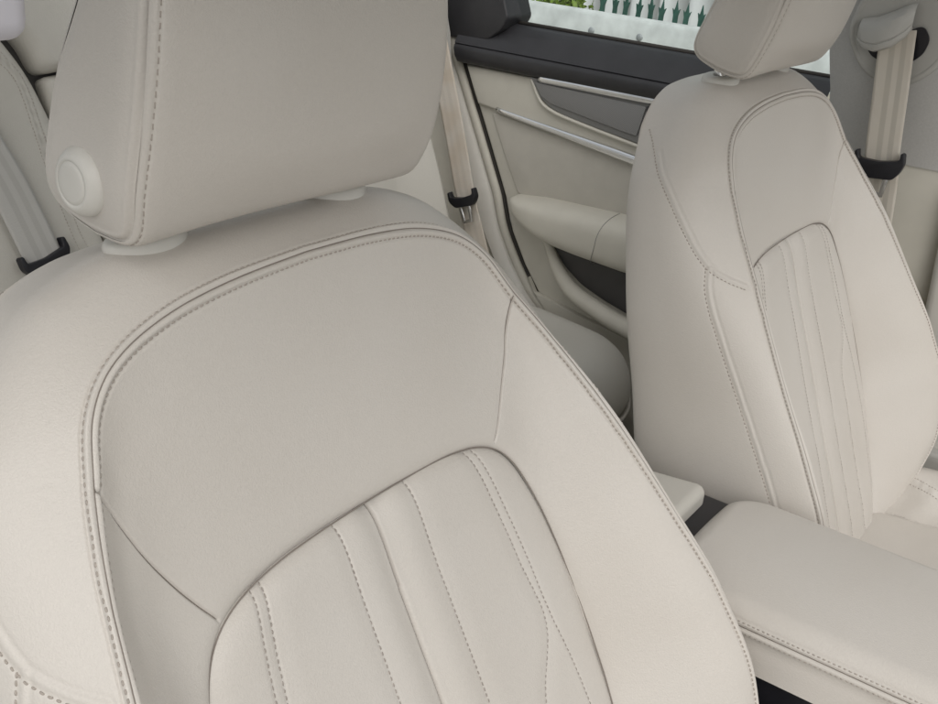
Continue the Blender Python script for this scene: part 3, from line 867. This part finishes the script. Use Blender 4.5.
# handle recess
rec = add_plate('handle_recess', [(.596,.0525),(.584,.040),(.570,.022),(.550,.0095),(.520,.001),(.44,-.010),(.36,-.020),(.34,.05)], XD-.0125, .011, M['handle'], .003, rnd=.006)
add_plate('woven_panel', [(.583,.046),(.568,.026),(.548,.0165),(.49,.008),(.41,-.003),(.383,-.006),(.373,.043)], XD-.0150, .005, M['weave'], .0015, rnd=.003, parent=rec)
link_mesh('recess_lip', tube_mesh('recess_lip', [(XD-.010,.592,.049),(XD-.011,.570,.0165),(XD-.012,.545,.004),(XD-.012,.50,-.0050),(XD-.012,.40,-.0190),(XD-.012,.30,-.032)], .0030, 10, step=.01), M['panel'], root)
bm = bmesh.new(); box_bm(bm, (XD-.018, .364, -.004), (XD-.010, .371, .045), .002); shade(link_mesh('handle_edge', bm_mesh('handle_edge', bm), M['blackplastic'], rec))
link_mesh('chrome_strip', tube_mesh('chrome_strip', [(XD-.012,.579,.0515),(XD-.014,.570,.0530),(XD-.014,.371,.0545),(XD-.014,.12,.0560)], [.0040,.0066,.0070,.0070], 12, squash=(1, .8), step=.01), M['chrome'], root)
link_mesh('chrome_strip', tube_mesh('chrome_strip', [(XD-.006,.660,-.0135),(XD-.008,.648,-.0160),(XD-.009,.53,-.0290),(XD-.009,.412,-.0425),(XD-.009,.12,-.0770)], [.0030,.0046,.0058,.0080,.0090], 12, squash=(1, .6), step=.01), M['chrome'], root)
# bulging armrest, run along Y
n = 40; rows = []
for k, y in enumerate(np.linspace(.612, .11, n)):
    e = min(1, max(0.02, (.614-y)/.095)); s_ = math.sqrt(1-(1-e)**2)
    top = np.interp(y, [.11, .39, .47, .54, .60, .612], [-.137, -.141, -.144, -.147, -.155, -.162])
    bot = np.interp(y, [.11, .37, .455, .50, .54, .571, .60, .612], [-.236, -.231, -.226, -.221, -.211, -.197, -.177, -.168])
    dep = .062*s_**.8; zc = (top+bot)/2; hh = (top-bot)/2
    ring = []
    for a in np.linspace(-100, 100, 25):
        c, s = math.cos(R(a)), math.sin(R(a))
        ring.append((XD+.006-dep*max(-.15, math.copysign(abs(c)**.6, c)), y, zc+hh*math.copysign(abs(s)**.62, s)))
    rows.append(ring)
V = np.array(rows).reshape(-1, 3); F = grid_faces(n, 25)
arm = link_mesh('door_armrest', mesh_from('door_armrest', np.vstack([V, [(XD+.004, .613, -.176)]]), F.tolist()+[(len(V), j+1, j) for j in range(24)]), M['panel'], root)
g_ = []
for a in np.linspace(-70, 88, 24):
    c_, s_ = math.cos(R(a)), math.sin(R(a)); g_.append((XD+.006-.062*abs(c_)**.6-.0001, .410-.012*s_, -.1865+.0455*math.copysign(abs(s_)**.62, s_)))
link_mesh('armrest_seam', tube_mesh('armrest_seam', g_, .0005, 6), M['handle'], arm)
# map pocket
add_plate('door_pocket', [(.535,-.216),(.11,-.222),(.11,-.36),(.349,-.316),(.41,-.301),(.455,-.286),(.492,-.262),(.515,-.236)], XD+.001, .004, M['panel_dark'], .002, rnd=.01)
link_mesh('pocket_lip', tube_mesh('pocket_lip', [(XD-.002,.540,-.214),(XD-.004,.527,-.230),(XD-.012,.495,-.268),(XD-.022,.458,-.293),(XD-.026,.41,-.309),(XD-.028,.349,-.324),(XD-.028,.11,-.368)], [.006,.008,.012,.015,.016,.017,.018], 14, step=.012), M['panel'], root)
add_plate('lower_trim', [(.560,-.300),(.543,-.325),(.456,-.340),(.343,-.356),(.11,-.40),(.11,-.655),(.43,-.655),(.44,-.52),(.468,-.42),(.505,-.364),(.545,-.325)], XD-.006, .0098, M['panel'], .004)
# rubber seal round the door opening, behind the panel's edge
link_mesh('door_seal', tube_mesh('door_seal', [(1.135, y+.012, z) for y, z in [(.775, .14)]+edge], .0055, 10, step=.015), M['rubber'], root)

# ------------------------------------------------------------------ body trims of the far side
root = empty('door_opening_trim', (1.12, .68, FLOOR)); tag(root, 'pale beige trim strips framing the rear door opening beside the stained seat belt', 'car trim')
off = lambda d, x, ed=edge: [(x, y+d, z) for y, z in ed]
link_mesh('frame_strip', tube_mesh('frame_strip', [(1.128, .790, .14)]+off(.0165, 1.124), .0082, 12, squash=(1, .8), step=.015), M['panel'], root)
V = []
for (y, z) in [(.815, .24), (.775, .12)]+edge:
    V.append([(1.130, y+.024, z), (1.116, y+.027, z), (1.111, y+.034, z), (1.106, y+.053, z), (1.110, y+.060, z)])
V = np.array(V); n = len(V)
shade(link_mesh('pillar_panel', mesh_from('pillar_panel', V.reshape(-1, 3), grid_faces(n, 5)), M['plastic'], root))
V = []
for (y, z) in [(.815, .24), (.775, .12)]+edge:
    V.append([(1.118, y+.057, z), (1.112, y+.09, z), (1.10, y+.14, z), (1.07, y+.19, z), (1.02, y+.26, z)])
V = np.array(V)
shade(link_mesh('side_trim', mesh_from('side_trim', V.reshape(-1, 3), grid_faces(n, 5)), M['panel'], root))
V = []
for z, y0, y1 in ((.05, .735, .84), (.10, .742, .87), (.16, .750, .90), (.30, .775, .95), (.46, .80, 1.0)):
    lean = max(0, z-.1)*.22
    V.append([(1.10-lean, y0, z), (1.085-lean, y0+.012, z), (1.075-lean, y0+.05, z), (1.05-lean, y1, z)])
V = np.array(V)
shade(link_mesh('quarter_pillar', mesh_from('quarter_pillar', V.reshape(-1, 3)+np.array([0, .018, 0]), grid_faces(5, 4)), M['greyplastic'], root))

# B pillar
root = empty('door_pillar', (1.10, .0, FLOOR)); tag(root, 'grey and beige pillar beside the far front seat, holding the seat belt outlet', 'car pillar')
def pillar_patch(name, zs, y0f, y1f, mat, x0, dx=0):
    rows = []
    for z in zs:
        y0, y1 = y0f(z), y1f(z); lean = max(0, z-.05)*.17; row = []
        for t in np.linspace(0, 1, 17):
            b = .028*(1-abs(2*t-1)**2.6)
            row.append((x0-lean-b+.028, y0+(y1-y0)*t, z))
        rows.append(row)
    V = np.array(rows).reshape(-1, 3)
    return shade(link_mesh(name, mesh_from(name, V, grid_faces(len(zs), 17)), mat, root))
pillar_patch('upper_pillar_trim', np.linspace(.040, .50, 24), lambda z: np.interp(z, [.04, .118, .158, .5], [.088, .094, .102, .16]), lambda z: np.interp(z, [.04, .5], [-.155, -.09]), M['grey'], 1.088)
pillar_patch('lower_pillar_trim', np.linspace(.0415, -.70, 24), lambda z: np.interp(z, [-.7, .04], [.05, .084]), lambda z: np.interp(z, [-.7, -.1, .04], [-.13, -.125, -.150]), M['panel'], 1.091)
# belt outlet: recessed oval, dark slot, hooded cover
RING = [(.063,.235),(.068,.205),(.056,.178),(.040,.160),(.015,.150),(-.012,.153),(-.034,.168),(-.050,.192),(-.056,.23),(-.050,.27),(-.01,.30),(.04,.29)]
def px_(z): return 1.088-max(0, z-.05)*.17
ringP = catmull([(px_(z)-.001, y, z) for y, z in RING+RING[:1]], .006)[:-1]
link_mesh('outlet_rim', tube_mesh('outlet_rim', ringP, .0058, 10, closed=True), M['greyplastic'], root)
add_plate('outlet_well', RING, 1.0535, .004, M['greyplastic'], 0, xfun=lambda y, z: -(z-.2)*.17+.003)
add_plate('outlet_slot', [(.052,.206),(.040,.180),(.012,.168),(-.010,.173),(-.028,.190),(-.033,.210),(-.022,.226),(.0,.215)], 1.0495, .003, M['blackplastic'], 0, rnd=.008, xfun=lambda y, z: -(z-.2)*.17+.003)
rows = []
for k, t in enumerate(np.linspace(0, 1, 30)):        # hooded cover, swept along its curved lip
    y = .056+t*(-.010-.056)
    lipz = np.interp(t, [0, .15, .4, .7, .9, 1], [.196, .1885, .1865, .1955, .209, .222])
    topz = np.interp(t, [0, .3, .6, .85, 1], [.222, .226, .236, .246, .250])
    dep = .026*math.sin(math.pi*min(1, .10+t*.9)*.94)**.6
    row = []
    for a, (f, g) in enumerate([(0, 0), (.55, -.02), (.95, .02), (1.02, .10), (1.0, .20), (.93, .215), (.93, .24), (.97, .26), (.9, .55), (.75, .8), (.35, 1.0), (0, 1.08)]):
        z = lipz+(topz-lipz)*g
        row.append((1.052-(z-.2)*.17-dep*f, y, z))
    rows.append(row)
V = np.array(rows).reshape(-1, 3)
shade(link_mesh('belt_cover', mesh_from('belt_cover', V, grid_faces(30, 12)), M['greyplastic'], root), 40)

# front door of the far side, only its rear edge shows
root = empty('front_car_door', (1.10, -.30, FLOOR)); tag(root, 'beige edge of the far front car door beyond the seat cushion', 'car door')
add_plate('door_panel', [(-.098,.035),(-.70,.035),(-.70,-.62),(-.16,-.62),(-.135,-.40),(-.112,-.20)], 1.072, .05, M['plastic'], .012, rnd=.02)
add_plate('speaker_cover', [(-.135,-.225),(-.20,-.225),(-.20,-.30),(-.15,-.30)], 1.066, .012, M['panel_dark'], .004, rnd=.015)
add_plate('lower_bin', [(-.10,-.345),(-.60,-.345),(-.60,-.62),(-.13,-.62)], 1.05, .03, M['greyplastic'], .006, rnd=.02)

# ------------------------------------------------------------------ seat belts
def ribbon(name, path, width_dir, w, mat, parent, t=.0013):
    P = catmull(path, .01); n = len(P); wd = np.asarray(width_dir, float); wd /= np.linalg.norm(wd)
    T = np.gradient(P, axis=0); T /= np.linalg.norm(T, axis=1, keepdims=True)
    Wd = wd-T*(T@wd)[:, None]; Wd /= np.linalg.norm(Wd, axis=1, keepdims=True); Nn = np.cross(T, Wd)
    k = np.linspace(-.5, .5, 13)
    top = P[:, None]+Wd[:, None]*(k*w)[None, :, None]+Nn[:, None]*(t*.5)
    bot = P[:, None]+Wd[:, None]*(k[::-1]*w)[None, :, None]-Nn[:, None]*(t*.5)
    V = np.concatenate([top, bot], 1); m = 26
    F = grid_faces(n, m, True)
    me = mesh_from(name, V.reshape(-1, 3), F)
    o = link_mesh(name, me, mat, parent)
    uvl = me.uv_layers.new(name='UVMap'); vi = np.zeros(len(me.loops), dtype=np.int32); me.loops.foreach_get('vertex_index', vi)
    col = vi % m; u = np.where(col < 13, col/12, (25-col)/12); v = (vi//m)*.01/w
    uvl.data.foreach_set('uv', np.c_[u, v].astype(np.float32).ravel())
    return o

def tongue_set(parent, c, along, across, normal, w, loop_len=.030, loop_w=.026, slant=0., body=.8):
    """black moulded bar the webbing runs through, and the steel tongue under it"""
    c, al, ac, no = [np.asarray(v, float) for v in (c, along, across, normal)]
    hw = w/2+.0075
    out = [(-hw, -.013), (-hw-.001, .002), (-hw+.004, .012*body), (-hw*.62, .020*body), (hw*.62, .020*body), (hw-.004, .012*body), (hw+.001, .002), (hw, -.013), (hw-.005, -.014), (hw-.006, -.003), (0, .0), (-hw+.006, -.003), (-hw+.005, -.014)]
    bm = bmesh.new(); vs = [bm.verts.new((-.007, p, q)) for p, q in round_corners(np.array(out), .004, 4)]; f = bm.faces.new(vs)
    r_ = bmesh.ops.extrude_face_region(bm, geom=[f]); bmesh.ops.translate(bm, verts=[e for e in r_['geom'] if isinstance(e, bmesh.types.BMVert)], vec=(.011, 0, 0))
    bmesh.ops.bevel(bm, geom=list(f.edges), offset=.0028, segments=3, profile=.5, affect='EDGES', clamp_overlap=True)
    for v in bm.verts: v.co = Vector(c+no*(-v.co.x)+ac*v.co.y+al*v.co.z)
    shade(link_mesh('belt_bar', bm_mesh('belt_bar', bm), M['blackplastic'], parent))
    s = slant; hw_ = loop_w/2
    lp = [c+al*.010+ac*(-hw_), c+al*(loop_len*.55)+ac*(-hw_*.92+s*.5), c+al*loop_len+ac*(-hw_*.80+s), c+al*(loop_len+.001)+ac*(hw_*.80+s), c+al*(loop_len*.55)+ac*(hw_*.92+s*.5), c+al*.010+ac*hw_]
    link_mesh('buckle_tongue', tube_mesh('buckle_tongue', np.array(lp)+no*.003, .0040, 10, squash=(1.0, .4), up=no, closed=True), M['steel'], parent)

no = np.array([-1, 0, 0.])
root = empty('seat_belt', (1.045, -.01, .12)); tag(root, 'beige striped seat belt hanging from the outlet on the grey pillar', 'seat belt', 'seat belts')
ribbon('webbing', [(1.050,.008,.215),(1.044,.004,.190),(1.046,-.001,.14),(1.047,-.010,.054),(1.056,-.016,.0),(1.060,-.03,-.2),(1.065,-.04,-.6)], (0, -.97, .24), .0455, M['belt'], root)
al = np.array([0, -.10, -.99]); al /= np.linalg.norm(al); ac = np.array([0, -.975, .16])
ac = ac-al*(ac@al); ac /= np.linalg.norm(ac)
tongue_set(root, (1.040, -.010, .048), al, ac, no, .050, .044, .030, -.004, 1.15)
root = empty('seat_belt', (1.06, .67, -.16)); tag(root, 'brown stained seat belt with black bar running down beside the rear door', 'seat belt', 'seat belts')
e0 = np.array([.060, -.035])
ribbon('webbing', [(1.066,.785,.16),(1.066,.742,.03),(1.064,.713,-.050),(1.062,.676,-.161),(1.064,.652,-.225),(1.068,.60,-.36),(1.07,.57,-.48)], (0, .93, .28), .042, M['belt_stained'], root)
al = np.array([0, -.36, -.93]); al /= np.linalg.norm(al); ac = np.cross(al, no); ac /= np.linalg.norm(ac)
tongue_set(root, (1.055, .674, -.166), al, ac, no, .044, .042, .020)
root = empty('seat_belt', (.24, .75, -.05)); tag(root, 'pale grey seat belt lying slanted on the rear backrest at the left', 'seat belt', 'seat belts')
nrb = np.array([0, -math.cos(math.atan(.35)), math.sin(math.atan(.35))])
up_ = lambda x, z, d=.010: np.array([x, .74+.35*(z+.1), z])+nrb*d
ribbon('webbing', [up_(.16, .19), up_(.205, .085), up_(.240, -.012), up_(.262, -.112), up_(.285, -.20)], (1, 0, .2), .048, M['belt_grey'], root)
al = up_(.262, -.112)-up_(.240, -.012); al /= np.linalg.norm(al); ac = np.cross(al, nrb); ac /= np.linalg.norm(ac)
tongue_set(root, up_(.2600, -.104, .012), al, ac, nrb, .050, .036, .022)

# near pillar trim whose rounded end shows in the corner
root = empty('pillar_trim', (-.25, 0, .30))
tag(root, 'small pale lilac rounded trim end in the upper left corner', 'car trim')
bm = bmesh.new(); box_bm(bm, (-.30, .005, .292), (-.2030, .03, .50), .008, 4)
o = link_mesh('trim_cap', bm_mesh('trim_cap', bm), M['lilac'], root); shade(o)

# ------------------------------------------------------------------ car floor and roof
def sheet(name, lo, hi, mat, kind='structure', bevel=0):
    bm = bmesh.new(); box_bm(bm, lo, hi, bevel); o = link_mesh(name, bm_mesh(name, bm), mat); shade(o); o['kind'] = kind; return o
sheet('car_floor', (-.36, -1.6, FLOOR-.06), (1.13, .85, FLOOR), M['carpet'])
# unseen roof lining, its shape cut to let light onto the far rear seat
bm = bmesh.new()
for lo, hi in (((-.27, -.32, .470), (1.0, .09, .505)), ((-.27, .0902, .470), (.22, 1.0, .505))):
    box_bm(bm, lo, hi)
o = link_mesh('light_cut_roof', bm_mesh('light_cut_roof', bm), M['roofcloth'], smooth=False); o['kind'] = 'structure'

# ------------------------------------------------------------------ outside
bm = bmesh.new(); vs = [bm.verts.new(v) for v in ((-60, -60, GROUND), (60, -60, GROUND), (60, 60, GROUND), (-60, 60, GROUND))]; bm.faces.new(vs)
o = link_mesh('ground', bm_mesh('ground', bm), M['asphalt'], smooth=False); o['kind'] = 'structure'
# crash barrier
root = empty('crash_barrier', (5.35, 2.6, GROUND)); tag(root, 'galvanised steel crash barrier beam with round bolt heads outside the car window', 'barrier')
prof = [(5.39,-.345),(5.36,-.345),(5.335,-.352),(5.325,-.37),(5.325,-.50),(5.335,-.515),(5.36,-.525),(5.38,-.53),(5.36,-.545),(5.335,-.55),(5.325,-.57),(5.325,-.65),(5.335,-.665),(5.39,-.67)]
ys = np.linspace(-4, 9, 60)
V = np.array([[(x, y, z) for x, z in prof] for y in ys]).reshape(-1, 3)
shade(link_mesh('beam', mesh_from('beam', V, grid_faces(60, len(prof))), M['galv'], root), 30)
for y, z in ((2.78, -.455), (2.46, -.447), (1.9, -.45), (4.3, -.45), (4.6, -.45)):
    bm = bmesh.new(); bmesh.ops.create_uvsphere(bm, u_segments=16, v_segments=10, radius=.021)
    for v in bm.verts: v.co = Vector((5.325+v.co.x*.5, y+v.co.y, z+v.co.z))
    link_mesh('bolt', bm_mesh('bolt', bm), M['bolt'], root)
for y in (-2, .4, 2.0, 4.45, 7):
    bm = bmesh.new(); box_bm(bm, (5.395, y-.06, GROUND), (5.47, y+.06, -.38), .004); shade(link_mesh('post', bm_mesh('post', bm), M['galv'], root))
bm = bmesh.new(); box_bm(bm, (5.10, -6, GROUND+.004), (5.30, 12, -.56), .02); o = link_mesh('stone_kerb', bm_mesh('stone_kerb', bm), M['kerb']); shade(o); tag(o, 'low pale stone kerb running along below the crash barrier', 'kerb')
# palisade fence of green pales with three-pointed heads
root = empty('palisade_fence', (6.0, 2.7, GROUND)); tag(root, 'green palisade fence with three pointed pale heads behind the barrier', 'fence')
head = [(-.016,-.60),(.016,-.60),(.016,-.03),(.026,.012),(.013,.000),(.007,.022),(0,.062),(-.007,.022),(-.013,.000),(-.026,.012),(-.016,-.03)]
def pale_mesh():
    bm = bmesh.new(); vs = [bm.verts.new((0, y, z)) for y, z in head]; f = bm.faces.new(vs)
    r = bmesh.ops.extrude_face_region(bm, geom=[f]); bmesh.ops.translate(bm, verts=[e for e in r['geom'] if isinstance(e, bmesh.types.BMVert)], vec=(.012, 0, 0))
    return bm_mesh('pale', bm)
pm = pale_mesh(); pm.materials.append(M['green'])
for k in range(26):
    y = 2.05+.0865*k+random.uniform(-.006, .006)
    if y > 3.09: break
    o = link_mesh('pale', pm, None, root, Matrix.Translation((6.0, y, -.345+random.uniform(-.008, .008))) @ Matrix.Rotation(random.uniform(-.05, .05), 4, 'X') @ Matrix.Rotation(random.uniform(-.25, .25), 4, 'Z'), smooth=False)
for z in (-.85,):
    bm = bmesh.new(); box_bm(bm, (6.014, 1.6, z-.03), (6.05, 3.6, z+.03), .004); shade(link_mesh('rail', bm_mesh('rail', bm), M['green'], root))
# bush at the end of the fence
root = empty('bush', (6.05, 3.42, GROUND)); tag(root, 'yellow green leafy bush beyond the crash barrier', 'bush')
V, F = [], []
for k in range(2600):
    a, b = rng.uniform(0, 2*np.pi), rng.uniform(-1, 1); rr = rng.uniform(.25, 1)**.5*(1+.25*math.sin(a*5)+.2*math.sin(b*7))
    c = np.array([6.05+.22*rr*math.cos(a)*math.sqrt(1-b*b), 3.42+.34*rr*math.sin(a)*math.sqrt(1-b*b), -.62+.36*rr*b])
    u = rng.normal(size=3); u /= np.linalg.norm(u); w = np.cross(u, rng.normal(size=3)); w /= np.linalg.norm(w); s_ = rng.uniform(.018, .038)
    i = len(V); V += [c-u*s_, c+w*s_*.5, c+u*s_, c-w*s_*.5]; F.append((i, i+1, i+2, i+3))
link_mesh('foliage', mesh_from('foliage', V, F), M['leaf'], root, smooth=False)
link_mesh('stem', tube_mesh('stem', [(6.05, 3.42, GROUND), (6.06, 3.44, -.8), (6.05, 3.40, -.6)], [.02, .015, .008], 8, step=.03), M['bark'], root)
# white ribbed cladding far behind
root = empty('warehouse_wall', (9.2, 5, GROUND)); tag(root, 'white ribbed metal warehouse wall behind the green fence', 'wall')
xs = []; y = -12.
while y < 24:
    xs += [(9.2, y), (9.2, y+.20), (9.188, y+.23), (9.188, y+.27), (9.2, y+.30)]; y += .30
V = np.array([[(x, yy, z) for x, yy in xs] for z in (GROUND, 5.0)]).reshape(-1, 3)
link_mesh('cladding', mesh_from('cladding', V, grid_faces(2, len(xs))), M['wallwhite'], root, smooth=False)
bm = bmesh.new(); box_bm(bm, (9.13, -12, 4.96), (9.33, 24, 5.10), .01); shade(link_mesh('coping', bm_mesh('coping', bm), M['galv'], root))

# ------------------------------------------------------------------ light
SUN_EL, SUN_AZ = R(45), R(224)        # azimuth: direction the light comes from, clockwise from +Y
w = bpy.data.worlds.new('World'); scn.world = w; w.use_nodes = True
nt = w.node_tree; bg = nt.nodes['Background']
sky = nt.nodes.new('ShaderNodeTexSky'); sky.sky_type = 'NISHITA'; sky.sun_disc = False
sky.sun_elevation = SUN_EL; sky.sun_rotation = SUN_AZ; sky.dust_density = 4; sky.air_density = 1; sky.ozone_density = 1
hs = nt.nodes.new('ShaderNodeHueSaturation'); hs.inputs['Saturation'].default_value = .36      # overcast: sky almost white
nt.links.new(sky.outputs[0], hs.inputs['Color']); cl = nt.nodes.new('ShaderNodeMix'); cl.data_type = 'RGBA'; cl.inputs[0].default_value = .5      # thin even cloud over the sky
cl.inputs[7].default_value = (4.8, 4.95, 4.9, 1)
nt.links.new(hs.outputs[0], cl.inputs[6]); nt.links.new(cl.outputs[2], bg.inputs[0]); bg.inputs[1].default_value = .125
sd = bpy.data.lights.new('sun', 'SUN'); sd.energy = 1.5; sd.angle = R(75); sd.color = (1, .965, .93)
so = bpy.data.objects.new('sun', sd); COL.objects.link(so)
dirv = Vector((math.sin(SUN_AZ)*math.cos(SUN_EL), math.cos(SUN_AZ)*math.cos(SUN_EL), math.sin(SUN_EL)))
so.rotation_euler = dirv.to_track_quat('Z', 'Y').to_euler()

# ------------------------------------------------------------------ camera
cam = bpy.data.cameras.new('camera'); co = bpy.data.objects.new('camera', cam); COL.objects.link(co)
yaw, pit, rol, fpx = .98783, .42822, .08701, 1055.4
f = Vector((math.sin(yaw)*math.cos(pit), math.cos(yaw)*math.cos(pit), -math.sin(pit)))
rt = Vector((math.cos(yaw), -math.sin(yaw), 0)); upv = rt.cross(f)
c, s = math.cos(rol), math.sin(rol)
rt2, up2 = c*rt+s*upv, -s*rt+c*upv
mat = Matrix((rt2, up2, -f)).transposed().to_4x4(); mat.translation = (-.43887, -.35100, .36208)
co.matrix_world = mat
cam.sensor_fit = 'HORIZONTAL'; cam.sensor_width = 36; cam.lens = 36*fpx/938
cam.clip_start = .02; cam.clip_end = 500
scn.camera = co
scn.view_settings.view_transform = 'Standard'; scn.view_settings.look = 'None'
scn.view_settings.exposure = -.03; scn.view_settings.gamma = 1
scn.render.engine = 'CYCLES'
scn.cycles.use_denoising = True
scn.cycles.max_bounces = 6
